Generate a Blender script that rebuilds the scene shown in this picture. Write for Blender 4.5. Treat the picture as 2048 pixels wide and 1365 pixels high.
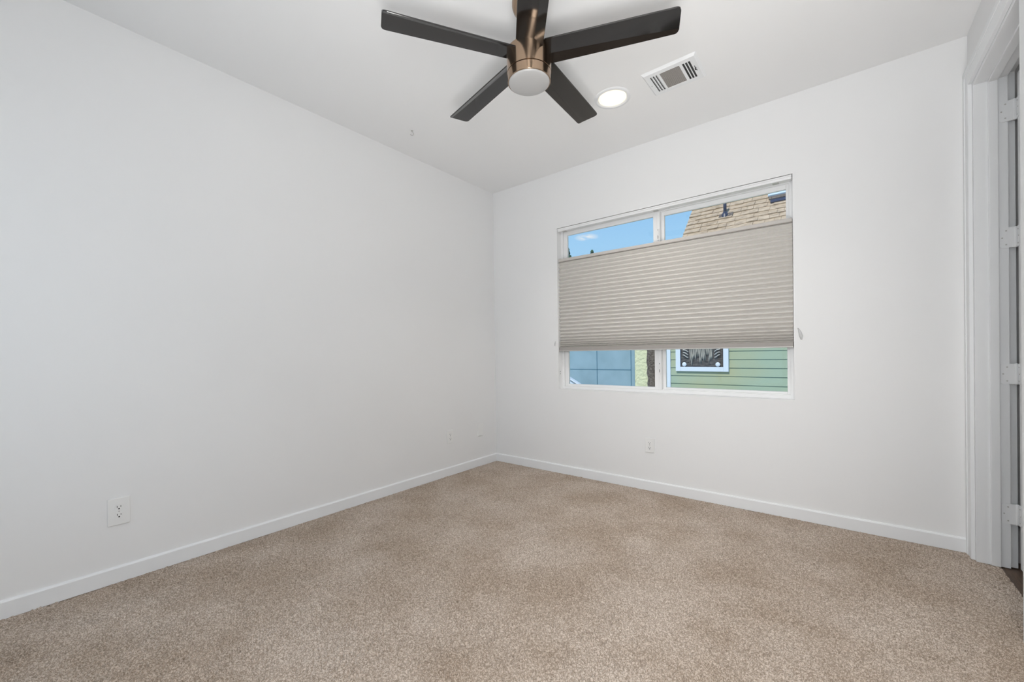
import bpy, bmesh, math, random
import numpy as np
from mathutils import Vector, Matrix
random.seed(7)
for o in list(bpy.data.objects): bpy.data.objects.remove(o)
scn = bpy.context.scene
C = scn.collection

# ------------------------------------------------------------------ camera
YAW, PITCH, ROLL = 0.6708, -0.0049, -0.0131
FPX = 827.43
fwd = Vector((-math.sin(YAW)*math.cos(PITCH), math.cos(YAW)*math.cos(PITCH), math.sin(PITCH)))
rt0 = Vector((math.cos(YAW), math.sin(YAW), 0)); up0 = rt0.cross(fwd)
rt = rt0*math.cos(ROLL) + up0*math.sin(ROLL)
up = -rt0*math.sin(ROLL) + up0*math.cos(ROLL)
CAM = Vector((2.7794, -3.2249, 1.0881))
cd = bpy.data.cameras.new('camera'); cam = bpy.data.objects.new('camera', cd); C.objects.link(cam)
cd.sensor_width = 36; cd.lens = FPX/2048*36; cd.shift_y = 30.97/2048; cd.clip_start = 0.02; cd.clip_end = 300
m = Matrix((rt, up, -fwd)).transposed().to_4x4(); m.translation = CAM
cam.matrix_world = m
scn.camera = cam

# ------------------------------------------------------------------ light
scn.view_settings.view_transform = 'Standard'; scn.view_settings.look = 'None'
scn.view_settings.gamma = 1; scn.view_settings.exposure = 0.0; scn.view_settings.use_curve_mapping = False
w = bpy.data.worlds.new('sky'); scn.world = w; w.use_nodes = True
nt = w.node_tree; nt.nodes.clear()
N = nt.nodes.new; L = nt.links.new
wo = N('ShaderNodeOutputWorld'); bg = N('ShaderNodeBackground'); L(bg.outputs[0], wo.inputs[0])
tc = N('ShaderNodeTexCoord'); sx = N('ShaderNodeSeparateXYZ'); L(tc.outputs['Generated'], sx.inputs[0])
cr = N('ShaderNodeValToRGB'); L(sx.outputs['Z'], cr.inputs[0])
cr.color_ramp.elements[0].position = 0.0; cr.color_ramp.elements[0].color = (.52, .72, .90, 1)
cr.color_ramp.elements[1].position = 0.55; cr.color_ramp.elements[1].color = (.15, .40, .86, 1)
e = cr.color_ramp.elements.new(.25); e.color = (.37, .65, .95, 1)
no = N('ShaderNodeTexNoise'); no.inputs['Scale'].default_value = 30; no.inputs['Detail'].default_value = 6
mp = N('ShaderNodeMapping'); mp.inputs['Scale'].default_value = (1, 1, 3.2); mp.inputs['Location'].default_value = (.35, .1, .2)
L(tc.outputs['Generated'], mp.inputs[0]); L(mp.outputs[0], no.inputs[0])
c2 = N('ShaderNodeValToRGB'); L(no.outputs[0], c2.inputs[0])
c2.color_ramp.elements[0].position = .40; c2.color_ramp.elements[1].position = .54
cdir = (fwd+rt*((1173-1024)/FPX)-up*((475-713.5)/FPX)).normalized()
mpc = N('ShaderNodeMapping'); mpc.vector_type = 'POINT'; sub = N('ShaderNodeVectorMath'); sub.operation = 'SUBTRACT'; sub.inputs[1].default_value = cdir
L(tc.outputs['Generated'], sub.inputs[0]); scl = N('ShaderNodeVectorMath'); scl.operation = 'MULTIPLY'; scl.inputs[1].default_value = (34, 34, 110); L(sub.outputs[0], scl.inputs[0])
ln = N('ShaderNodeVectorMath'); ln.operation = 'LENGTH'; L(scl.outputs[0], ln.inputs[0])
mr = N('ShaderNodeMapRange'); mr.inputs['From Min'].default_value = 1.0; mr.inputs['From Max'].default_value = .2; L(ln.outputs['Value'], mr.inputs['Value'])
mlt = N('ShaderNodeMath'); mlt.operation = 'MULTIPLY'; L(mr.outputs[0], mlt.inputs[1])
mx = N('ShaderNodeMix'); mx.data_type = 'RGBA'; L(c2.outputs[0], mlt.inputs[0]); L(mlt.outputs[0], mx.inputs[0]); L(cr.outputs[0], mx.inputs[6]); mx.inputs[7].default_value = (.85, .88, .95, 1)
L(mx.outputs[2], bg.inputs[0]); bg.inputs[1].default_value = 1.0

def light(name, kind, loc, target, energy, color=(1, 1, 1), **kw):
    d = bpy.data.lights.new(name, kind); o = bpy.data.objects.new(name, d); C.objects.link(o)
    o.location = loc; d.energy = energy; d.color = color
    o.rotation_euler = (Vector(target)-Vector(loc)).to_track_quat('-Z', 'Y').to_euler()
    for k, v in kw.items(): setattr(d, k, v)
    return o
light('sun', 'SUN', (0, -5, 8), (0.8, -1.0, 3.2), 3.2, (1, .95, .86), angle=math.radians(.6))
# added rear fill, the hall lamp, and unseen fill lights added behind the camera
light('rear_fill', 'AREA', (1.25, -3.98, 1.35), (1.6, 0, 1.7), 2.0, (.80, .90, 1.0), shape='RECTANGLE', size=1.7, size_y=1.5)  # cool fill light added at the rear opening
light('low_fill', 'AREA', (2.9, -3.3, .35), (2.0, -.8, 2.74), 8.8, (1, .995, .985), shape='DISK', size=.8, spread=math.radians(100))
light('steep_fill', 'AREA', (2.9, -3.3, .35), (2.2, -1.7, 2.74), 5.2, (1, .995, .985), shape='DISK', size=.8, spread=math.radians(85))
light('floor_fill', 'AREA', (3.0, -3.55, 1.9), (2.2, -.2, .0), 3.8, (1, .99, .975), shape='DISK', size=.8, spread=math.radians(70))
light('point_fill', 'POINT', (2.7, -3.4, 1.5), (0, 0, 0), 37, (1, .995, .985), shadow_soft_size=.25)
light('hall_lamp', 'AREA', (4.3, -.7, 1.5), (0, -.9, 1.4), 1.2, (1, .985, .96), shape='RECTANGLE', size=.8, size_y=1.8)

# ------------------------------------------------------------------ helpers
def new_mat(name, color, rough=.6, metal=0, **kw):
    mt = bpy.data.materials.new(name); mt.use_nodes = True
    b = mt.node_tree.nodes['Principled BSDF']
    b.inputs['Base Color'].default_value = (*color, 1); b.inputs['Roughness'].default_value = rough
    b.inputs['Metallic'].default_value = metal
    for k, v in kw.items(): b.inputs[k].default_value = v
    return mt
def bsdf(mt): return mt.node_tree.nodes['Principled BSDF']
def noise_bump(mt, scale, strength, dist=.002, detail=4):
    t = mt.node_tree; n = t.nodes.new('ShaderNodeTexNoise'); n.inputs['Scale'].default_value = scale; n.inputs['Detail'].default_value = detail
    g = t.nodes.new('ShaderNodeNewGeometry'); t.links.new(g.outputs['Position'], n.inputs['Vector'])
    b = t.nodes.new('ShaderNodeBump'); b.inputs['Strength'].default_value = strength; b.inputs['Distance'].default_value = dist
    t.links.new(n.outputs[0], b.inputs['Height']); t.links.new(b.outputs[0], bsdf(mt).inputs['Normal'])
    return mt
def noise_color(mt, scale, a, b_, detail=4, lo=.35, hi=.65, stretch=(1, 1, 1)):
    t = mt.node_tree; n = t.nodes.new('ShaderNodeTexNoise'); n.inputs['Scale'].default_value = scale; n.inputs['Detail'].default_value = detail
    g = t.nodes.new('ShaderNodeNewGeometry'); mpn = t.nodes.new('ShaderNodeMapping'); mpn.inputs['Scale'].default_value = stretch
    t.links.new(g.outputs['Position'], mpn.inputs[0]); t.links.new(mpn.outputs[0], n.inputs['Vector'])
    r = t.nodes.new('ShaderNodeValToRGB'); r.color_ramp.elements[0].position = lo; r.color_ramp.elements[1].position = hi
    r.color_ramp.elements[0].color = (*a, 1); r.color_ramp.elements[1].color = (*b_, 1)
    t.links.new(n.outputs[0], r.inputs[0]); t.links.new(r.outputs[0], bsdf(mt).inputs['Base Color'])
    return mt

M = {}
M['wall'] = noise_bump(new_mat('wall_paint', (.83, .83, .83), .75), 260, .12, .0008)
M['ceiling'] = noise_bump(new_mat('ceiling_paint', (.88, .88, .88), .85), 200, .12, .0008)
M['trim'] = new_mat('trim_paint', (.84, .85, .86), .5)
M['plastic'] = new_mat('white_plastic', (.84, .84, .83), .35)
M['vinyl'] = new_mat('white_vinyl', (.86, .86, .86), .35)
M['hole'] = new_mat('dark_hole', (.012, .012, .012), .8)
M['duct'] = new_mat('duct_grey', (.06, .06, .06), .6)
M['grille'] = new_mat('grille_grey', (.52, .49, .46), .6)
M['metal'] = new_mat('galvanised', (.55, .54, .52), .4, .3)
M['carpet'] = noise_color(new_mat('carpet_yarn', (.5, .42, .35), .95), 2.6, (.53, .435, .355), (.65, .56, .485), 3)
def tuft_shade(mt):
    # thin dark lines painted in for the shade between carpet tufts
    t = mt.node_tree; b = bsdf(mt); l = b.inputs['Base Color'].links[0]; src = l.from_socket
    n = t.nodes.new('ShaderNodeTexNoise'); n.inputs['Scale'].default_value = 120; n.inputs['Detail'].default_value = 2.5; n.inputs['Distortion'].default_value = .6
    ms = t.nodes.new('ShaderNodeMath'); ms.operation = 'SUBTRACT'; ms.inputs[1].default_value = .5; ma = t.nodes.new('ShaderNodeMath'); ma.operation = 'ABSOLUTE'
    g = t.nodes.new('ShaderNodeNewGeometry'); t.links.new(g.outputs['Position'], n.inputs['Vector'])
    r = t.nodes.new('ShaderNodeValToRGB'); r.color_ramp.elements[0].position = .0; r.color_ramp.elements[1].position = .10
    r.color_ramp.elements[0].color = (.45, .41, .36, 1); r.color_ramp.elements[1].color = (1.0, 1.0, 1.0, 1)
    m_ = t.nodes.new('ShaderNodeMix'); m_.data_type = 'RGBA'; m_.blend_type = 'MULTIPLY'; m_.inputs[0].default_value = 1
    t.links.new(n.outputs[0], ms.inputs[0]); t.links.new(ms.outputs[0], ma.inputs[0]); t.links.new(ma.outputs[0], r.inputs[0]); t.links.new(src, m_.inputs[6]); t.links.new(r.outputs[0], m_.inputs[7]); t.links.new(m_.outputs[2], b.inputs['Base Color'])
tuft_shade(M['carpet'])
M['wood'] = noise_color(new_mat('brown_floorboards', (.1, .06, .035), .4), 9, (.075, .045, .028), (.13, .08, .05), 5, stretch=(10, 1, 1))
M['blade'] = new_mat('espresso_gloss', (.010, .008, .007), .10, 0, **{'Specular IOR Level': .6, 'Coat Weight': .15, 'Coat Roughness': .04})
M['bronze'] = new_mat('brushed_bronze', (.37, .265, .185), .2, 1.0, **{'Anisotropic': .6, 'Anisotropic Rotation': .25})
M['darkbronze'] = new_mat('dark_bronze', (.10, .07, .05), .3, 1.0)
M['frost'] = new_mat('frosted_glass', (.43, .425, .42), .35, **{'Subsurface Weight': .0})
M['shade'] = new_mat('pleated_fabric', (.71, .685, .65), .85)
M['rail'] = new_mat('shade_rail_fabric', (.56, .53, .50), .7)
M['darkrail'] = new_mat('lower_rail_fabric', (.36, .335, .315), .7)
M['clear'] = new_mat('clear_plastic', (.75, .75, .75), .2, **{'Alpha': .55})
# window glass: thin pane
def glass():
    mt = bpy.data.materials.new('window_glass'); mt.use_nodes = True; t = mt.node_tree; t.nodes.clear()
    o = t.nodes.new('ShaderNodeOutputMaterial'); mi = t.nodes.new('ShaderNodeMixShader'); tr = t.nodes.new('ShaderNodeBsdfTransparent'); gl = t.nodes.new('ShaderNodeBsdfGlossy')
    tr.inputs[0].default_value = (.97, .985, .98, 1); gl.inputs['Roughness'].default_value = .02
    f = t.nodes.new('ShaderNodeFresnel'); f.inputs[0].default_value = 1.35
    t.links.new(f.outputs[0], mi.inputs[0]); t.links.new(tr.outputs[0], mi.inputs[1]); t.links.new(gl.outputs[0], mi.inputs[2]); t.links.new(mi.outputs[0], o.inputs[0])
    return mt
M['glass'] = glass()
def emis(name, col, s):
    mt = new_mat(name, (.9, .9, .85), .5); b = bsdf(mt); b.inputs['Emission Color'].default_value = (*col, 1); b.inputs['Emission Strength'].default_value = s; return mt
M['lamp'] = emis('warm_lamp_lens', (1, .90, .68), 5.0)
M['coneglow'] = emis('warm_cone_glow', (1, .78, .42), 1.0)  # emission painted in for the warm reflection of the lamp cone
M['siding'] = noise_color(new_mat('green_siding', (.40, .50, .33), .7), 1.2, (.40, .41, .24), (.34, .43, .32), 2)
M['extwhite'] = new_mat('outdoor_white', (.72, .78, .86), .5)
M['stucco_blue'] = noise_bump(noise_color(new_mat('blue_stucco', (.2, .4, .5), .9), 3, (.25, .37, .43), (.30, .43, .50), 4), 60, .3, .01)
M['stucco_lime'] = noise_bump(new_mat('lime_stucco', (.76, .76, .50), .9), 14, .8, .05)
M['bark'] = noise_bump(noise_color(new_mat('brown_rough', (.12, .1, .08), .95), 30, (.07, .05, .04), (.22, .18, .15), 5), 30, .8, .03)
M['shingle'] = noise_color(new_mat('tan_shingle', (.5, .4, .3), .95), 26, (.38, .28, .19), (.60, .45, .31), 4, stretch=(.4, 1, 1))
M['underlay'] = new_mat('roof_underlay', (.10, .075, .05), .9)
M['navy'] = new_mat('navy_metal', (.025, .03, .06), .4)
M['skytop'] = new_mat('skylight_top', (.62, .70, .80), .25)
M['ground'] = noise_color(new_mat('yard_ground', (.2, .2, .15), .95), 2, (.12, .15, .07), (.25, .22, .17), 5)
M['leaf'] = noise_color(new_mat('leaf_green', (.03, .09, .05), .8), 6, (.015, .05, .03), (.05, .13, .06), 3)
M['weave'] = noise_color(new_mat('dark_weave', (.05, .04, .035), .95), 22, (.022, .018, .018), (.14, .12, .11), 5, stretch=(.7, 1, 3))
M['yarn'] = new_mat('cream_yarn', (.50, .46, .40), .9)
M['joint'] = new_mat('joint_dark_blue', (.06, .17, .24), .9)  # dark blue of the scored panel joints

def obj(name, bm, mat, parent=None, smooth=False, kind=None, label=None):
    me = bpy.data.meshes.new(name); bmesh.ops.recalc_face_normals(bm, faces=bm.faces); bm.to_mesh(me); bm.free()
    if mat is not None: me.materials.append(M[mat])
    if smooth:
        for p in me.polygons: p.use_smooth = True
    o = bpy.data.objects.new(name, me); C.objects.link(o)
    if parent is not None: o.parent = parent
    if kind: o['kind'] = kind
    if label: o['label'] = label
    return o
def empty(name, loc=(0, 0, 0), rotz=0):
    o = bpy.data.objects.new(name, None); C.objects.link(o); o.location = loc; o.rotation_euler = (0, 0, rotz); o.empty_display_size = .05
    return o
def tag(o, label, cat, group=None, kind=None):
    o['label'] = label; o['category'] = cat
    if group: o['group'] = group
    if kind: o['kind'] = kind
    return o
def structure(o, label=None):
    o['kind'] = 'structure'
    if label: o['label'] = label
    return o
def box(bm, x0, x1, y0, y1, z0, z1, bev=0, seg=2):
    r = bmesh.ops.create_cube(bm, size=1)
    bmesh.ops.scale(bm, vec=(x1-x0, y1-y0, z1-z0), verts=r['verts'])
    bmesh.ops.translate(bm, vec=((x0+x1)/2, (y0+y1)/2, (z0+z1)/2), verts=r['verts'])
    if bev:
        es = list({e for v in r['verts'] for e in v.link_edges})
        bmesh.ops.bevel(bm, geom=es, offset=bev, segments=seg, profile=.6, affect='EDGES')
    return bm
def BM(): return bmesh.new()
def lathe(bm, prof, seg=48, cx=0, cy=0):
    rings = []
    for r, z in prof:
        if r < 1e-6: rings.append([bm.verts.new((cx, cy, z))]); continue
        rings.append([bm.verts.new((cx+r*math.cos(2*math.pi*i/seg), cy+r*math.sin(2*math.pi*i/seg), z)) for i in range(seg)])
    for a, b in zip(rings, rings[1:]):
        for i in range(seg):
            j = (i+1) % seg
            if len(a) == 1: bm.faces.new((a[0], b[i], b[j]))
            elif len(b) == 1: bm.faces.new((a[i], a[j], b[0]))
            else: bm.faces.new((a[i], a[j], b[j], b[i]))
    return bm
def tube(bm, pts, r, seg=10):
    pts = [Vector(p) for p in pts]; rings = []
    for i, p in enumerate(pts):
        d = (pts[min(i+1, len(pts)-1)]-pts[max(i-1, 0)]).normalized()
        a = d.orthogonal().normalized() if i == 0 else (pa-d*pa.dot(d)).normalized()
        pa = a; b = d.cross(a); rr = r[i] if isinstance(r, (list, tuple)) else r
        rings.append([bm.verts.new(p+a*math.cos(2*math.pi*k/seg)*rr+b*math.sin(2*math.pi*k/seg)*rr) for k in range(seg)])
    for A, B in zip(rings, rings[1:]):
        for k in range(seg): bm.faces.new((A[k], A[(k+1) % seg], B[(k+1) % seg], B[k]))
    bm.faces.new(rings[0]); bm.faces.new(rings[-1][::-1])
    return bm
def prism(bm, outline, axis, a, b):
    """extrude a closed 2D outline along an axis (0=x,1=y,2=z) from a to b"""
    def P(u, v, t):
        return {0: (t, u, v), 1: (u, t, v), 2: (u, v, t)}[axis]
    A = [bm.verts.new(P(u, v, a)) for u, v in outline]; B = [bm.verts.new(P(u, v, b)) for u, v in outline]
    bm.faces.new(A); bm.faces.new(B[::-1]); n = len(A)
    for i in range(n): bm.faces.new((A[i], A[(i+1) % n], B[(i+1) % n], B[i]))
    return bm

# ------------------------------------------------------------------ room shell
W = 3.316; H = 2.74; YR = -3.80; HX = 4.55
WX0, WX1, WZ0, WZ1 = .757, 2.550, .764, 2.236      # window opening
def ring_wall(bm, x0, x1, z0, z1, ox0, ox1, oz0, oz1, y0, y1):
    box(bm, x0, ox0, y0, y1, z0, z1); box(bm, ox1, x1, y0, y1, z0, z1)
    box(bm, ox0, ox1, y0, y1, z0, oz0); box(bm, ox0, ox1, y0, y1, oz1, z1)
b = BM(); ring_wall(b, -.15, HX+.15, -.2, H+.2, WX0, WX1, WZ0, WZ1, 0, .16)
structure(obj('wall_back', b, 'wall'), 'light grey painted wall with the window')
b = BM(); box(b, -.15, 0, YR-.15, 0, -.2, H+.2); structure(obj('wall_left', b, 'wall'), 'long plain light grey wall on the left')
RX0, RX1, RZ0, RZ1 = .35, 2.15, .55, 2.15
b = BM(); ring_wall(b, 0, HX+.15, -.2, H+.2, RX0, RX1, RZ0, RZ1, YR-.15, YR)
structure(obj('wall_front', b, 'wall'), 'wall behind the camera')
DY0, DY1, DZ = -.872, -.095, 2.440                  # door opening in the right wall
b = BM(); box(b, W, W+.115, DY1-.0, 0, 0, H); box(b, W, W+.115, YR, DY0, 0, H); box(b, W, W+.115, DY0, DY1, DZ, H)
structure(obj('wall_right', b, 'wall'), 'light grey wall holding the doorway')
b = BM(); box(b, HX, HX+.15, YR, 0, -.2, H+.2); structure(obj('wall_hall', b, 'wall'), 'far wall of the hallway')
b = BM(); box(b, -.15, HX+.15, YR-.15, .16, H, H+.2); structure(obj('ceiling', b, 'ceiling'), 'flat white ceiling')
b = BM(); box(b, -2.5, HX+1.5, YR-4.2, YR-.15, H, H+.2); structure(obj('ceiling_sun_block', b, 'ceiling'), 'unseen slab outside the rear opening that blocks the sun')  # added only to keep sun out of the rear opening
b = BM(); box(b, W+.08, HX, YR, 0, -.2, -.004); structure(obj('floor_hall', b, 'wood'), 'dark brown floorboards beyond the doorway')

# carpet : real pile relief on a fine grid
def carpet():
    g = .0035; x0, x1, y0, y1 = 0.0, W+.08, YR, 0.0
    nx = int((x1-x0)/g)+1; ny = int((y1-y0)/g)+1
    rng = np.random.default_rng(3)
    def band(l0, l1, ax=1.0, seed=0):
        r = np.random.default_rng(seed); n = r.standard_normal((ny, nx)); F = np.fft.rfft2(n)
        ky = np.fft.fftfreq(ny, g)[:, None]; kx = np.fft.rfftfreq(nx, g)[None, :]
        k = np.sqrt((kx*ax)**2+ky**2); m_ = np.exp(-((k-.5*(1/l0+1/l1))/(.5*(1/l0-1/l1)))**2)
        o = np.fft.irfft2(F*m_, s=(ny, nx)); return o/o.std()
    a = band(.0095, .017, 1.25, 1); c = band(.022, .05, 1, 2); d = band(.2, .7, 1, 3)
    a2 = band(.0095, .017, .8, 4); mix = 1/(1+np.exp(-3*band(.15, .5, 1, 5)))
    n = a*mix+a2*(1-mix); n = n/n.std()
    h = .0070*np.tanh(1.5*n+1.1)+.0012*c
    h = h*(1+.12*d)-.0062
    X, Y = np.meshgrid(np.linspace(x0, x1, nx), np.linspace(y0, y1, ny))
    co = np.empty((ny*nx, 3), np.float32); co[:, 0] = X.ravel(); co[:, 1] = Y.ravel(); co[:, 2] = h.ravel()
    i = np.arange(ny*nx).reshape(ny, nx)
    f = np.stack([i[:-1, :-1], i[:-1, 1:], i[1:, 1:], i[1:, :-1]], -1).reshape(-1, 4).astype(np.int32)
    me = bpy.data.meshes.new('floor'); me.vertices.add(len(co)); me.vertices.foreach_set('co', co.ravel())
    me.loops.add(f.size); me.loops.foreach_set('vertex_index', f.ravel())
    me.polygons.add(len(f)); me.polygons.foreach_set('loop_start', np.arange(0, f.size, 4, dtype=np.int32))
    me.polygons.foreach_set('loop_total', np.full(len(f), 4, np.int32))
    me.update(calc_edges=True); me.validate()
    me.polygons.foreach_set('use_smooth', np.ones(len(f), bool))
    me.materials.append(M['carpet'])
    o = bpy.data.objects.new('floor', me); C.objects.link(o)
    structure(o, 'beige brown cut pile carpet')
carpet()

# baseboards
BH, BT = .078, .013
def base_prof(): return [(0, 0), (BT, 0), (BT, BH-.008), (BT-.004, BH-.002), (BT-.009, BH), (0, BH)]
b = BM(); prism(b, [(u, v) for u, v in base_prof()], 1, YR, 0); structure(obj('baseboard_left', b, 'trim'), 'white baseboard along the left wall')
b = BM(); prism(b, [(-u, v) for u, v in base_prof()], 0, BT, W-.016); structure(obj('baseboard_back', b, 'trim'), 'white baseboard under the window wall')
b = BM(); prism(b, [(W-u, v) for u, v in base_prof()], 1, YR, DY0-.095); structure(obj('baseboard_right', b, 'trim'))
b = BM(); prism(b, [(YR+u, v) for u, v in base_prof()], 0, BT, W-BT); structure(obj('baseboard_front', b, 'trim'))

# ------------------------------------------------------------------ door, jamb and casing
CW_ = .092; CT = .016
def u_frame(bm, x0, x1, yo0, yo1, zo, t_far, t_near, t_top, bev=0):
    """far leg, near leg and head of a door surround; (yo0,yo1) is the clear opening, zo its height"""
    box(bm, x0, x1, yo1, yo1+t_far, 0, zo+t_top, bev); box(bm, x0, x1, yo0-t_near, yo0, 0, zo+t_top, bev)
    box(bm, x0, x1, yo0, yo1, zo, zo+t_top, bev)
b = BM(); u_frame(b, W-CT, W, DY0, DY1, DZ, .0935, CW_, CW_, .003)
u_frame(b, W-CT-.003, W-CT+.002, DY0-.062, DY1+.062, DZ+.062, .032, .030, .030, .002)
tr = structure(obj('trim_1', b, 'trim'), 'white casing around the doorway, room side')
b = BM(); u_frame(b, W+.115, W+.143, DY0, DY1+.002, DZ+.004, .07, CW_, CW_, .002)
structure(obj('trim_2', b, 'trim'), 'white casing around the doorway, hall side')
b = BM(); box(b, W, W+.115, DY1-.018, DY1, 0, DZ); box(b, W, W+.115, DY0, DY0+.018, 0, DZ); box(b, W, W+.115, DY0+.018, DY1-.018, DZ-.018, DZ)
structure(obj('trim_3', b, 'trim'), 'white door jamb lining')
b = BM(); box(b, W+.048, W+.082, DY1-.029, DY1-.018, 0, DZ-.018, .003); box(b, W+.048, W+.082, DY0+.018, DY0+.029, 0, DZ-.018, .003); box(b, W+.048, W+.082, DY0+.029, DY1-.029, DZ-.029, DZ-.018, .003)
structure(obj('trim_4', b, 'trim'), 'white door stop moulding')
PX, PY = W+.136, DY1-.020                            # hinge pin
door = empty('door_1', (PX, PY, 0)); structure(door, 'white door standing open into the hallway')
b = BM(); box(b, .006, .748, -.050, -.014, .012, DZ-.022, .002)
for z0, z1 in ((.16, 1.05), (1.20, 2.25)):           # raised panels
    for y in (-.0525, -.0135): box(b, .12, .63, y-.002, y+.002, z0, z1, .0015)
obj('door_panel', b, 'trim', door)
for zc in (.27, .96, 1.63, 2.25):
    hz = obj('hinge', lathe(BM(), [(0, zc-.052), (.0055, zc-.051), (.0065, zc-.048), (.0065, zc+.048), (.0055, zc+.051), (0, zc+.052)], 16), 'trim', door, True)
    # jamb leaf with rounded corners, lying on the jamb face (y = 0 side)
    def leaf(u0, u1):
        r = .012; o = []
        if u1 < u0: s = -1
        for (cx_, cz_, a0) in ((u1-r, zc+.05-r, 0), (u0, zc+.05, None), (u0, zc-.05, None), (u1-r, zc-.05+r, -90)):
            if a0 is None: o.append((cx_, cz_)); continue
            for k in range(7):
                a = math.radians(a0+k*15); o.append((cx_+r*math.cos(a), cz_+r*math.sin(a)))
        return o
    ol = [(-u, v) for u, v in leaf(.0, .052)]
    b = BM(); prism(b, ol, 1, -.0015, .0015); obj('hinge_leaf', b, 'trim', hz)
    ol2 = [(-u, v) for u, v in leaf(.0, .040)]
    b = BM(); prism(b, ol2, 0, .0045, .0075); obj('hinge_leaf', b, 'trim', hz)
    b = BM()
    for (dx, dz) in ((-.043, 0), (-.030, .034), (-.030, -.034)):
        v0 = lathe(BM(), [(0, 0), (.0032, 0), (.0032, .001), (0, .001)], 12)
        for v in v0.verts: v.co = Vector((dx+v.co.x, -.0015-v.co.z, zc+dz+v.co.y))
        me_ = bpy.data.meshes.new('t'); v0.to_mesh(me_); b.from_mesh(me_); v0.free()
    for (dy, dz) in ((-.028, 0), (-.020, .034), (-.020, -.034)):
        v0 = lathe(BM(), [(0, 0), (.0032, 0), (.0032, .001), (0, .001)], 12)
        for v in v0.verts: v.co = Vector((.0040-v.co.z, dy+v.co.x, zc+dz+v.co.y))
        me_ = bpy.data.meshes.new('t'); v0.to_mesh(me_); b.from_mesh(me_); v0.free()
    obj('hinge_screws', b, 'metal', hz)

# ------------------------------------------------------------------ window 1
win = structure(empty('window_1', ((WX0+WX1)/2, .10, WZ0)), 'white vinyl sliding window')
ox, oy, oz = win.location
def wobj(name, bm, mat, **k):
    bmesh.ops.translate(bm, vec=(-ox, -oy, -oz), verts=bm.verts)
    return obj(name, bm, mat, win, **k)
def frame4(bm, x0, x1, z0, z1, t, y0, y1, bev=.002, tb=None, tt=None):
    tb = t if tb is None else tb; tt = t if tt is None else tt
    tl, tr_ = (t if isinstance(t, tuple) else (t, t))
    if isinstance(tb, tuple): tb = tb[0]
    if isinstance(tt, tuple): tt = tt[0]
    box(bm, x0, x0+tl, y0, y1, z0, z1, bev); box(bm, x1-tr_, x1, y0, y1, z0, z1, bev)
    box(bm, x0+tl, x1-tr_, y0, y1, z0, z0+tb, bev); box(bm, x0+tl, x1-tr_, y0, y1, z1-tt, z1, bev)
b = BM(); frame4(b, WX0, WX1, WZ0, WZ1, .004, -.001, .075, 0); wobj('reveal_lining', b, 'vinyl')
b = BM(); frame4(b, WX0, WX1, WZ0, WZ1, .026, .070, .150, .002); frame4(b, WX0+.02, WX1-.02, WZ0+.02, WZ1-.02, .012, .082, .150, .0015); wobj('window_frame', b, 'vinyl')
b = BM(); frame4(b, WX0+.028, 1.648, WZ0+.026, WZ1-.026, (.037, .033), .078, .104, .003, .022, .036); s1 = wobj('sash', b, 'vinyl')
b = BM(); box(b, WX0+.05, 1.63, .089, .093, WZ0+.04, WZ1-.05); wobj('window_pane', b, 'glass')
b = BM(); frame4(b, 1.660, WX1-.028, WZ0+.026, WZ1-.026, (.034, .022), .106, .132, .003, .022, .036); wobj('sash', b, 'vinyl')
b = BM(); box(b, 1.68, WX1-.04, .117, .121, WZ0+.04, WZ1-.05); wobj('window_pane', b, 'glass')
b = BM(); box(b, 1.650, 1.672, .066, .108, WZ0+.024, WZ1-.026, .004)
wobj('interlock_stile', b, 'vinyl')
for zc in (.965, 2.02):
    b = BM(); box(b, 1.653, 1.668, .056, .066, zc-.045, zc+.045, .004); box(b, 1.656, 1.664, .046, .056, zc-.006, zc+.026, .003); la = wobj('window_latch', b, 'vinyl')
    b = BM(); box(b, 1.6585, 1.6625, .0545, .0562, zc-.034, zc-.010, .0005); box(b, 1.6585, 1.6625, .0545, .0562, zc+.030, zc+.040, .0005); wobj('latch_slot', b, 'duct')
b = BM()
for zc in (.925, .905): box(b, WX0+.0035, WX0+.0055, .030, .034, zc-.004, zc+.004)
wobj('screw_holes', b, 'duct')

# window 2, added unseen behind the camera for the rear fill
win2 = structure(empty('added_rear_window', ((RX0+RX1)/2, YR-.1, RZ0)), 'added window behind the camera')
ox, oy, oz = win2.location
b = BM(); frame4(b, RX0, RX1, RZ0, RZ1, .05, YR-.14, YR-.06, .003); box(b, (RX0+RX1)/2-.03, (RX0+RX1)/2+.03, YR-.13, YR-.07, RZ0, RZ1, .003)
bmesh.ops.translate(b, vec=(-ox, -oy, -oz), verts=b.verts); obj('window_frame', b, 'vinyl', win2)

# ------------------------------------------------------------------ pleated shade
SX0, SX1 = WX0+.007, WX1-.009
sh = empty('pleated_shade', ((SX0+SX1)/2, .03, 1.11)); tag(sh, 'greige pleated fabric shade hanging across the middle of the window', 'window shade')
ox, oy, oz = sh.location
def sobj(name, bm, mat, **k):
    bmesh.ops.translate(bm, vec=(-ox, -oy, -oz), verts=bm.verts)
    return obj(name, bm, mat, sh, **k)
ztop, zbot = 1.953, 1.113
pit = [.033]*18+[.0325, .030, .027, .024, .020, .017, .0145, .013]
s_ = (ztop-.022-(zbot+.030))/sum(pit); pit = [p*s_ for p in pit]
yb, yf = .043, .015
prof = []; z = ztop-.022
for p in pit:
    dpt = yb-yf
    prof += [(yb, z), (yb-.30*dpt, z-.13*p), (yf+.14*dpt, z-.44*p), (yf, z-.53*p), (yf+.10*dpt, z-.60*p), (yf+.55*dpt, z-.78*p), (yb-.05*dpt, z-.96*p)]
    z -= p
prof.append((yb, z))
b = BM(); segs = 40
cols = []
for i in range(segs+1):
    x = SX0+(SX1-SX0)*i/segs
    cols.append([b.verts.new((x, y, zz)) for y, zz in prof])
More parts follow.
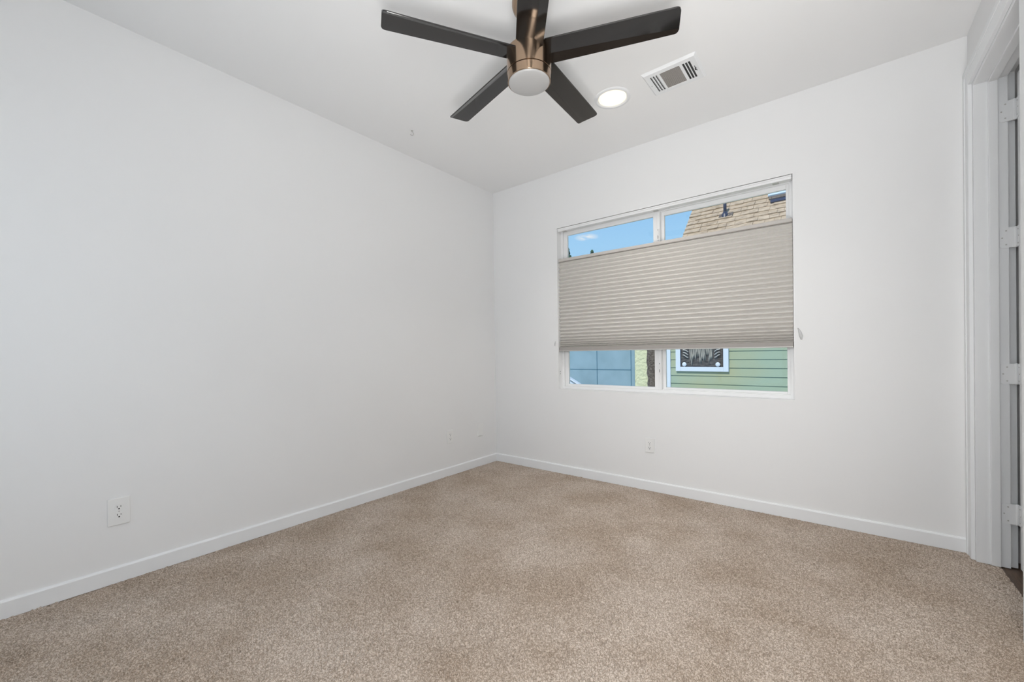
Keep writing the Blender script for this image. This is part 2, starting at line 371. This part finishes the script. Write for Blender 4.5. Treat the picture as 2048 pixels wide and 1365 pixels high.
for A, B in zip(cols, cols[1:]):
    for k in range(len(prof)-1): b.faces.new((A[k], B[k], B[k+1], A[k+1]))
# rear wall of the cells
r_ = [b.verts.new((SX0, yb+.008, prof[0][1])), b.verts.new((SX1, yb+.008, prof[0][1])), b.verts.new((SX1, yb+.008, prof[-1][1])), b.verts.new((SX0, yb+.008, prof[-1][1]))]
b.faces.new(r_); b.faces.new((cols[0][0], cols[-1][0], r_[1], r_[0])); b.faces.new((cols[0][-1], cols[-1][-1], r_[2], r_[3]))
sobj('pleated_fabric', b, 'shade')
b = BM(); box(b, SX0-.001, SX1+.001, .012, .046, ztop-.026, ztop, .007, 3); sobj('top_rail', b, 'rail')
b = BM(); box(b, SX0-.001, SX1+.001, .010, .046, zbot, zbot+.034, .006, 3); sobj('bottom_rail', b, 'darkrail')
b = BM(); box(b, SX0-.001, SX1+.001, .008, .048, zbot-.003, zbot+.004, .002); sobj('bottom_rail_edge', b, 'metal')
b = BM(); box(b, SX0, SX1, .006, .046, WZ1-.034, WZ1-.008, .004); box(b, SX0, SX1, .002, .010, WZ1-.018, WZ1-.008, .002); sobj('head_rail', b, 'vinyl')
for x in (SX0+.06, (SX0+SX1)/2, SX1-.09):
    b = BM(); prism(b, [(.020, WZ1-.0365), (.050, WZ1-.0365), (.050, WZ1-.004), (.0475, WZ1-.004), (.0475, WZ1-.0335), (.020, WZ1-.0335)], 0, x-.018, x+.018)
    sobj('mounting_bracket', b, 'metal')
# cord cleats on the wall each side
def cleat(x, z, s, label):
    t = tag(empty('cord_cleat', (x, 0, z)), label, 'cord cleat', None)
    b = BM(); lathe(b, [(0, 0), (.0035, 0), (.0035, .004), (.002, .006), (0, .006)], 14)
    for v in b.verts: v.co = Vector((v.co.x, -v.co.z, v.co.y))
    obj('screw', b, 'metal', t, True)
    b = BM(); pts = [(0, -.004, 0), (.005*s, -.005, -.010), (.011*s, -.007, -.028), (.016*s, -.008, -.050), (.018*s, -.008, -.074)]
    tube(b, pts, [.003, .005, .0085, .010, .004], 12); obj('plastic_tassel', b, 'clear', t, True)
    return t
c1 = cleat(2.568, 1.232, 1, 'clear plastic cord holder hanging on the wall right of the shade')
c2_ = cleat(.735, 1.205, -.6, 'small clear plastic cord holder on the wall left of the shade'); c2_.scale = (.6, .6, .6)

# ------------------------------------------------------------------ outlets and plates
def place_on(o, wall):   # local: x across, -y out of the wall, z up
    pass
def duplex(loc, rotz, w_, h_, label, group, small=False):
    t = tag(empty('wall_outlet', loc, rotz), label, 'electrical outlet', group)
    b = BM(); box(b, -w_/2, w_/2, -.007, 0, 0, h_, .0035, 3); obj('cover_plate', b, 'plastic', t)
    for zc in (h_/2+.0195, h_/2-.0195):
        b = BM(); ol = []
        for k in range(40):
            a = 2*math.pi*k/40; ol.append((.0172*math.cos(a), zc+max(-.0135, min(.0135, .0172*math.sin(a)))))
        prism(b, ol, 1, -.0092, -.005); rc = obj('receptacle', b, 'plastic', t)
        b = BM(); box(b, -.0078, -.0056, -.0096, -.0085, zc+.000, zc+.009); obj('slot', b, 'hole', rc)
        b = BM(); box(b, .0056, .0078, -.0096, -.0085, zc+.001, zc+.008); obj('slot', b, 'hole', rc)
        b = BM(); prism(b, [(.0032*math.cos(a*.3142), zc-.0065+.0032*math.sin(a*.3142)) for a in range(20)], 1, -.0096, -.0085); obj('ground_hole', b, 'hole', rc)
    b = BM(); prism(b, [(.0028*math.cos(a*.3142), h_/2+.0028*math.sin(a*.3142)) for a in range(20)], 1, -.0085, -.006); obj('screw', b, 'metal', t)
    return t
R90 = math.radians(90)
duplex((0, -2.843, .279), R90, .083, .132, 'large white duplex outlet low on the left wall, nearest the camera', 'wall outlets')
duplex((0, -.646, .290), R90, .072, .118, 'small white outlet on the left wall beside the blank plate', 'wall outlets')
duplex((1.598, 0, .300), 0, .072, .112, 'white duplex outlet on the wall under the window', 'wall outlets')
t = tag(empty('blank_wall_plate', (0, -.243, .291), R90), 'blank white wall plate on the left wall near the corner', 'wall plate')
b = BM(); box(b, -.037, .037, -.007, 0, 0, .120, .0035, 3); obj('cover_plate', b, 'plastic', t)
for zc in (.012, .108):
    b = BM(); prism(b, [(.0028*math.cos(a*.3142), zc+.0028*math.sin(a*.3142)) for a in range(20)], 1, -.0082, -.006); obj('screw', b, 'plastic', t)

# ------------------------------------------------------------------ ceiling: recessed light, vent, hook
light('downlight', 'SPOT', (1.636, -.703, H-.013), (1.636, -.703, 0), 50, (1, .95, .88), spot_size=math.radians(122), spot_blend=.9, shadow_soft_size=.07)
t = tag(empty('recessed_light', (1.636, -.703, H)), 'lit round recessed ceiling light with white trim beside the vent', 'ceiling light')
b = BM(); lathe(b, [(.115, 0), (.113, -.004), (.100, -.007), (.092, -.006), (.088, -.001), (.086, .0)], 64); obj('trim_ring', b, 'trim', t, True)
b = BM(); lathe(b, [(.072, -.004), (.05, -.006), (0, -.007)], 64); obj('lens', b, 'lamp', t, True)
b = BM(); lathe(b, [(.087, -.001), (.080, -.003), (.072, -.004)], 64); obj('cone_glow', b, 'coneglow', t, True)  # glowing ring in place of the light the cone reflects

VX0, VX1, VY0, VY1 = 1.861, 2.168, -.802, -.550
t = tag(empty('ceiling_vent', ((VX0+VX1)/2, (VY0+VY1)/2, H)), 'white rectangular metal air vent on the ceiling with grey centre grille', 'air vent')
hw, hd = (VX1-VX0)/2, (VY1-VY0)/2
def rect_frame(bm, hw, hd, iw, id_, z0, z1, sx=0):
    box(bm, -hw, -iw+sx, -hd, hd, z0, z1); box(bm, iw+sx, hw, -hd, hd, z0, z1); box(bm, -iw+sx, iw+sx, -hd, -id_, z0, z1); box(bm, -iw+sx, iw+sx, id_, hd, z0, z1)
# stepped flange with sloped border
b = BM(); o_ = [(-hw, -hd), (hw, -hd), (hw, hd), (-hw, hd)]; i_ = [(-hw+.012, -hd+.012), (hw-.012, -hd+.012), (hw-.012, hd-.012), (-hw+.012, hd-.012)]
A = [b.verts.new((x, y, 0)) for x, y in o_]; B = [b.verts.new((x, y, -.013)) for x, y in i_]
for k in range(4): b.faces.new((A[k], A[(k+1) % 4], B[(k+1) % 4], B[k]))
# face plate with three windows: left slots, centre grille, right slots
cx0, cx1 = -.062, .058; cy = hd-.042
def plate(bm, holes, z0, z1):
    xs = [-hw+.012]+[v for h in holes for v in h]+[hw-.012]
    for k in range(0, len(xs), 2): box(bm, xs[k], xs[k+1], -hd+.012, hd-.012, z0, z1)
    for h0, h1 in holes: box(bm, h0, h1, -hd+.012, -cy, z0, z1); box(bm, h0, h1, cy, hd-.012, z0, z1)
holes = [(-.114, -.104), (-.098, -.088), (-.082, -.072), (cx0+.004, cx1-.004), (.070, .081), (.086, .097), (.102, .113)]
plate(b, holes, -.013, -.010)
obj('vent_face', b, 'trim', t)
b = BM(); n = 22
for k in range(n):
    y = -cy+(k+.5)*2*cy/n; 
    b2 = [(y-.0041, -.0118), (y-.0036, -.0128), (y+.0040, -.0098), (y+.0034, -.0088)]
    prism(b, b2, 0, cx0+.004, cx1-.004)
obj('centre_louvres', b, 'grille', t)
b = BM()
for k, h in enumerate(holes):
    if h[1]-h[0] < .02 and h[0] < 0:
        xm = (h[0]+h[1])/2; prism(b, [(xm+.005, -.0095), (xm+.0035, -.0095), (xm-.0055, -.002), (xm-.004, -.002)], 1, -cy, cy)
obj('side_louvres', b, 'trim', t)
b = BM(); box(b, -hw+.013, hw-.013, -hd+.013, hd-.013, -.0022, -.0004); obj('duct_opening', b, 'duct', t)
b = BM(); box(b, .122, .125, -.028, .012, -.0145, -.0125); box(b, .121, .128, -.010, -.004, -.026, -.0125, .001); tube(b, [(.1245, -.007, -.024), (.134, -.003, -.030)], .0018, 8); obj('damper_lever', b, 'duct', t)
b = BM(); lathe(b, [(0, -.0145), (.003, -.014), (.0035, -.0128), (0, -.0128)], 14)
for v in b.verts: v.co.x -= .130
obj('screw', b, 'metal', t, True)

t = tag(empty('ceiling_hook', (.330, -1.283, H)), 'small white cup hook screwed into the ceiling', 'hook')
b = BM(); lathe(b, [(0, 0), (.009, 0), (.008, -.003), (.003, -.004), (0, -.004)], 24); obj('hook_collar', b, 'metal', t, True)
b = BM(); pts = [(0, 0, -.002), (0, 0, -.010)]+[(-.0*k+.012*math.sin(a)*.77, .012*math.sin(a)*.64, -.023+.012*math.cos(a)) for k, a in enumerate([math.radians(d) for d in range(10, 271, 20)])]
tube(b, pts, .0016, 8); obj('hook_wire', b, 'metal', t, True)

# ------------------------------------------------------------------ ceiling fan
FX, FY, FZ = 1.646, -1.640, 2.496
fan = tag(empty('ceiling_fan', (FX, FY, H)), 'ceiling fan with five dark glossy blades, bronze housing and frosted light', 'ceiling fan')
dz = -H
def fobj(name, bm, mat, sm=True, parent=None, **k):
    o = obj(name, bm, mat, parent or fan, sm, **k)
    return o
def esplit(o, ang=35):
    md = o.modifiers.new('edges', 'EDGE_SPLIT'); md.split_angle = math.radians(ang)
b = BM(); lathe(b, [(0, 0), (.076, 0), (.076, -.022), (.070, -.040), (.056, -.056), (.036, -.066), (.022, -.070), (0, -.070)], 64); esplit(fobj('canopy', b, 'bronze'))
b = BM(); lathe(b, [(.0135, -.065), (.0135, -.205)], 32); fobj('downrod', b, 'bronze')
b = BM(); lathe(b, [(0, -.150), (.024, -.152), (.030, -.165), (.052, -.180), (.070, -.200), (.078, -.232), (0, -.232)], 64); esplit(fobj('motor_cap', b, 'darkbronze'))
zt, zs, zr = 2.507-H, 2.402-H, 2.362-H
b = BM(); lathe(b, [(0, zt), (.098, zt), (.104, zt-.004), (.1045, zt-.010), (.1035, zs+.0015), (.101, zs+.0005), (0, zs+.0005)], 96); esplit(fobj('motor_housing', b, 'bronze'))
b = BM(); lathe(b, [(.095, zs+.0005), (.095, zs-.0015)], 96); fobj('seam_groove', b, 'darkbronze')
b = BM(); lathe(b, [(0, zs-.0010), (.1015, zs-.0010), (.1025, zs-.0025), (.1005, zr+.001), (.0995, zr), (.0955, zr), (.0955, zr+.01)], 96); esplit(fobj('light_ring', b, 'bronze'))
b = BM(); lathe(b, [(.0955, zr+.004), (.0955, zr-.001)]+[(.0955*math.cos(a), zr-.001-.018*math.sin(a)) for a in [math.radians(d) for d in range(8, 90, 8)]]+[(0, zr-.019)], 96); fobj('light_cover', b, 'frost', label='frosted white glass light cover')
def blade_mesh():
    bm = BM(); R0, R1 = .088, .660; wd = .128; pitch = math.radians(-5); n = 40; th = .007
    secs = []
    for i in range(n+1):
        u = i/n; r = R0+(R1-R0)*(1-(1-u)**1.35)
        # rounded tip corners
        d = R1-r; rc = .018; cut = 0
        if d < rc: cut = rc-math.sqrt(max(0, rc*rc-(rc-d)**2))
        # root curve
        s = .046+(.020-.046)*u
        y0 = -wd/2+cut; y1 = wd/2-cut
        yb_ = wd/2-s
        if yb_ > y1-.002: yb_ = y1-.002
        ang = math.radians(-24+6*u)
        pts = []
        # underside main face, crease, drooping strip
        def pos(y):
            if y <= yb_: return (y, 0.0)
            q = y-yb_; return (yb_+q*math.cos(ang), q*math.sin(ang))
        ys = [y0, y0+.0015]+[y0+.0015+(yb_-.003-y0-.0015)*k/5 for k in range(1, 6)]+[yb_, yb_+.004, yb_+(y1-yb_)*.6, y1-.0015, y1]
        low = [pos(y) for y in ys]; t0 = th/2
        low = [(a, b_-t0+(t0*.7 if k in (0, len(ys)-1) else 0)) for k, (a, b_) in enumerate(low)]
        hi = [(a, b_+th*(1 if 0 < k < len(ys)-1 else .35)) for k, (a, b_) in enumerate(low)]
        ring = low+hi[::-1]
        out = []
        cp, sp = math.cos(pitch), math.sin(pitch)
        for (y, zz) in ring: out.append(bm.verts.new((r, y*cp-zz*sp, y*sp+zz*cp)))
        secs.append(out)
    for A, B in zip(secs, secs[1:]):
        k_ = len(A)
        for k in range(k_): bm.faces.new((A[k], A[(k+1) % k_], B[(k+1) % k_], B[k]))
    bm.faces.new(secs[0]); bm.faces.new(secs[-1][::-1])
    return bm
b0 = obj('fan_blade', blade_mesh(), 'blade', fan, True); esplit(b0, 16)
b0.location = (0, 0, FZ-H)
phi = .376
for k in range(5):
    o = b0 if k == 0 else b0.copy()
    if k: C.objects.link(o); o.parent = fan
    o.rotation_euler = (0, 0, phi+k*math.radians(72))

# ------------------------------------------------------------------ outdoors
b = BM(); box(b, -25, 25, .16, 40, -3.3, -3.2); structure(obj('ground', b, 'ground'), 'yard ground outside')
HY = 4.0
house = tag(empty('neighbour_house', (2.5, HY, -3.2)), 'green clapboard house with a tan shingled roof seen through the window', 'house')
ox, oy, oz = house.location
def hobj(name, bm, mat, parent=None, sm=False, **k):
    bmesh.ops.translate(bm, vec=(-ox, -oy, -oz), verts=bm.verts)
    return obj(name, bm, mat, parent or house, sm, **k)
SB = .1335; z0b = .567-.1335*26
b = BM(); HX0, HX1 = .44, 6.0
box(b, HX0+.02, HX1, HY+.02, HY+6.5, -3.2, 1.95)
k = 0; z = z0b
while z < 1.9:
    prism(b, [(HY+.022, z), (HY-.004, z), (HY+.010, z+SB+.010), (HY+.022, z+SB+.010)], 0, HX0+.02, HX1); z += SB
hobj('siding', b, 'siding')
b = BM(); box(b, .425, .507, HY-.016, HY+.03, -3.2, 1.9, .003); box(b, .425, .445, HY+.02, HY+.11, -3.2, 1.9, .003); hobj('corner_board', b, 'extwhite')
# neighbour window
nwx0, nwx1, nwz0, nwz1 = .600, 1.405, .770, 1.78
wf = BM(); frame4(wf, nwx0, nwx1, nwz0, nwz1, .075, HY-.035, HY+.02, .004); nf = hobj('house_window_frame', wf, 'extwhite')
b = BM(); frame4(b, nwx0+.07, nwx1-.07, nwz0+.07, nwz1-.07, .012, HY-.02, HY+.01, .001); hobj('sash_edge', b, 'navy')
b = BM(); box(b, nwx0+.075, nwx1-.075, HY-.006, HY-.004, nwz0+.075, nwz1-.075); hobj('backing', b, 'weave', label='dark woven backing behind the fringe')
# roof: eave y=3.62, 45 degrees
EY, EZ = 3.62, 1.80; RXL = .415
def rp(x, s, n=0):  # point on roof: s = distance up the slope, n = normal offset
    c = math.sqrt(.5); return (x, EY+s*c-n*c, EZ+s*c+n*c)
b = BM()
def rbox(bm, x0, x1, s0, s1, n0, n1, n1b=None):
    n1b = n1 if n1b is None else n1b
    v = [bm.verts.new(rp(*p)) for p in ((x0, s0, n0), (x1, s0, n0), (x1, s1, n0), (x0, s1, n0), (x0, s0, n1), (x1, s0, n1), (x1, s1, n1b), (x0, s1, n1b))]
    for f in ((0, 1, 2, 3), (4, 5, 6, 7), (0, 1, 5, 4), (1, 2, 6, 5), (2, 3, 7, 6), (3, 0, 4, 7)): bm.faces.new([v[i] for i in f])
rbox(b, RXL+.01, 6.0, 0, 6.2, -.12, 0); hobj('roof_deck', b, 'underlay')
b = BM(); rbox(b, RXL-.012, RXL+.012, 0, 6.2, -.14, .004); rbox(b, RXL-.02, 6, -.012, .0, -.14, .0); hobj('rake_board', b, 'extwhite')
b = BM(); ex = .150; s = 0; row = 0
while s < 6.1:
    x = RXL-.012-random.random()*.1
    while x < 4.6:
        w_ = random.choice((.10, .14, .18, .22, .30)); a0 = max(x, RXL-.012)
        if x+w_ > a0+.01:
            th = .012+random.random()*.016; jag = random.random()*.022
            rbox(b, a0, x+w_-.004, s-jag, s+ex+.03, .0, th+.006, .004)
        x += w_
    s += ex*(.97+.06*random.random()); row += 1
hobj('shingles', b, 'shingle')
def on_roof(px_, D):  # helper unused values kept simple
    return None
# vent pipe standing on the roof
vx, vs = 1.245, 1.19
ZV = {}
def ray(px, py):
    d = fwd+rt*((px-1024)/FPX)-up*((py-682.5-30.97)/FPX); return d
def hit_roof(px, py, n=0):
    d = ray(px, py); nrm = Vector((0, -1, 1)).normalized(); p0 = Vector(rp(0, 0, n)); t_ = (p0-CAM).dot(nrm)/d.dot(nrm); return CAM+d*t_
pb = hit_roof(1450, 433)
vp = empty('vent_pipe', pb-Vector((ox, oy, oz))); vp.parent = house
b = BM(); lathe(b, [(0, -.05), (.028, -.05), (.028, .34), (.020, .345), (0, .34)], 24); obj('pipe', b, 'navy', vp, True)
b = BM(); lathe(b, [(.085, -.085), (.060, .03), (.032, .085), (.028, .085)], 24); obj('boot', b, 'navy', vp, True)
b = BM(); c = math.sqrt(.5)
v = [b.verts.new((x, s*c-n*c, s*c+n*c)) for n in (.022, .030) for x, s in ((-.10, -.06), (.14, -.06), (.14, .06), (-.10, .06))]
for f in ((0, 1, 2, 3), (4, 5, 6, 7), (0, 1, 5, 4), (1, 2, 6, 5), (2, 3, 7, 6), (3, 0, 4, 7)): b.faces.new([v[i] for i in f])
obj('flashing', b, 'bark', vp)
# skylight
p1 = hit_roof(1541, 409); s1_ = (p1.y-EY)/c
sk = empty('skylight', p1-Vector((ox, oy, oz))); sk.parent = house
def loc_prism(bm, x0, x1, s0, s1, n0, n1):
    v = [bm.verts.new((x, s*c-n*c, s*c+n*c)) for n in (n0, n1) for x, s in ((x0, s0), (x1, s0), (x1, s1), (x0, s1))]
    for f in ((0, 1, 2, 3), (4, 5, 6, 7), (0, 1, 5, 4), (1, 2, 6, 5), (2, 3, 7, 6), (3, 0, 4, 7)): bm.faces.new([v[i] for i in f])
b = BM(); loc_prism(b, 0, .85, 0, .30, -.02, .04); obj('curb', b, 'navy', sk)
b = BM(); loc_prism(b, -.03, .83, .10, .22, .035, .05); obj('flashing', b, 'bark', sk)
b = BM(); loc_prism(b, -.05, .87, .20, .60, .045, .075); obj('dome', b, 'skytop', sk)

# fringed hanging in the neighbour's window
hg = tag(empty('fringed_hanging', (1.0, HY-.022, 1.60)), 'cream fringed textile hanging in the white framed window of the green house', 'wall hanging')
b = BM()
for k in range(17):
    x = -.165+k*.0206; ln = .62+.05*math.sin(k*1.9)+.04*math.sin(k*.8+1)+random.random()*.03
    pts = [(x+.003*math.sin(j*1.3+k), -.006, .0-ln*j/12) for j in range(13)]
    tube(b, pts, [.0075+.002*math.sin(j*2.2+k) for j in range(12)]+[.003], 7)
fr = obj('fringe', b, 'yarn', hg, True)
for side in (-1, 1):
    b = BM()
    for k in range(9):
        z = -.60+k*.048; pts = [(side*(.20+.012*j), -.004, z-.006*math.sin(j*.9+k)+.006*j) for j in range(8)]
        tube(b, pts, .008, 6)
    obj('side_knots', b, 'metal', hg, True)
b = BM(); tube(b, [(-.29, -.004, .01), (.29, -.004, .01)], .012, 10); obj('dowel', b, 'bark', hg, True)
for x in (-.262, .250):
    b = BM(); lathe(b, [(0, .010), (.020, .009), (.034, .004), (.036, 0), (0, 0)], 24)
    for v_ in b.verts: v_.co = Vector((x+v_.co.x, -.004-v_.co.z, -.715+v_.co.y))
    obj('rosette', b, 'extwhite', hg, True)

def at(px, py, D):
    d = ray(px, py); return CAM+d*((D-CAM.y)/d.y)
# blue stucco building with score joints
BY = 6.2
blue = tag(empty('blue_building', (-3, BY, -3.2)), 'pale blue stucco building with scored panel joints seen through the lower left pane', 'building')
b = BM(); box(b, -7, at(1270, 740, BY).x-.003, BY, BY+4, -3.2, 2.15); bmesh.ops.translate(b, vec=(3, -BY, 3.2), verts=b.verts); obj('stucco_wall', b, 'stucco_blue', blue)
b = BM(); jx = at(1194, 720, BY).x; jz = at(1200, 739.5, BY).z; jx2 = at(1262, 720, BY).x
bx1 = at(1268, 720, BY).x
for xx in (jx, jx2, jx-1.35): box(b, xx-.008, xx+.008, BY-.004, BY, -3.2, 2.15)
for kk in (-2, -1, 0, 1): box(b, -7, jx2, BY-.004, BY, jz+kk*1.2-.008, jz+kk*1.2+.008)
bmesh.ops.translate(b, vec=(3, -BY, 3.2), verts=b.verts); obj('score_joints', b, 'joint', blue)
lx0 = at(1270, 740, BY).x; lx1 = at(1304, 740, BY).x
b = BM(); box(b, lx0, lx1, BY, BY+1.5, -3.2, 2.2); o = obj('lime_wall', b, 'stucco_lime'); tag(o, 'narrow lime green stucco wall right of the blue building', 'wall')
b = BM(); random.seed(3); px_ = lx1+.16
pts = [(px_+random.uniform(-.012, .012), BY-.3, -3.2+i*.12) for i in range(46)]
tube(b, pts, [.155+random.uniform(-.012, .012) for _ in pts], 12); o = obj('brown_post', b, 'bark', None, True); tag(o, 'rough dark brown upright post beside the lime green wall', 'post')
# white gable with brown edge, bottom left corner of the pane
GY = 5.4; ga = at(1139, 755, GY); gb = at(1161, 769, GY)
sl = (gb.z-ga.z)/(gb.x-ga.x)
gx0, gz0 = ga.x-.35, ga.z-.35*sl; gx1 = gb.x+1.2; gz1 = gb.z+1.2*sl
g = tag(empty('white_gable', (ga.x, GY, gz1)), 'white gable end with brown edged roof in the lower left corner of the window', 'gable')
b = BM(); prism(b, [(gx0, gz1-1.9), (gx1-.1, gz1-1.9), (gx1-.1, gz1-.05), (gx0, gz0-.05)], 1, GY+.0, GY+.06)
bmesh.ops.translate(b, vec=(-ga.x, -GY, -gz1), verts=b.verts); obj('gable_wall', b, 'extwhite', g)
b = BM(); prism(b, [(gx0, gz0), (gx1, gz1), (gx1, gz1-.035), (gx0, gz0-.035)], 1, GY-.05, GY+.06)
bmesh.ops.translate(b, vec=(-ga.x, -GY, -gz1), verts=b.verts); obj('roof_edge', b, 'extwhite', g)
b = BM(); prism(b, [(gx0, gz0-.036), (gx1, gz1-.036), (gx1, gz1-.052), (gx0, gz0-.052)], 1, GY-.03, GY+.05)
bmesh.ops.translate(b, vec=(-ga.x, -GY, -gz1), verts=b.verts); obj('brown_soffit', b, 'bark', g)

# far trees whose tips show above the shade
def tree(px, py, D, wd, label):
    p = at(px, py, D); t = tag(empty('tree', (p.x, D, -3.2)), label, 'tree', 'far treetops')
    top = p.z+3.2
    b = BM(); tube(b, [(0, 0, 0), (.05, 0, top*.5), (0, 0, top-.4)], [.22, .16, .04], 10); obj('trunk', b, 'bark', t, True)
    b = BM()
    for k in range(240):
        a = random.random()*6.283; zz = random.random()**1.3; rr = (.03+wd*zz)*math.sqrt(random.random())
        q = Vector((rr*math.cos(a), rr*math.sin(a), top-.05-zz*3.0)); s_ = .055+.14*zz
        r = bmesh.ops.create_icosphere(b, subdivisions=1, radius=s_)
        for v_ in r['verts']: v_.co = v_.co*random.uniform(.7, 1.3)+q
    obj('crown', b, 'leaf', t, True)
tree(1184, 500, 14, .55, 'dark treetop whose tip shows over the shade against the sky')
tree(1135, 493, 19, .75, 'dark treetop at the left edge of the left pane')
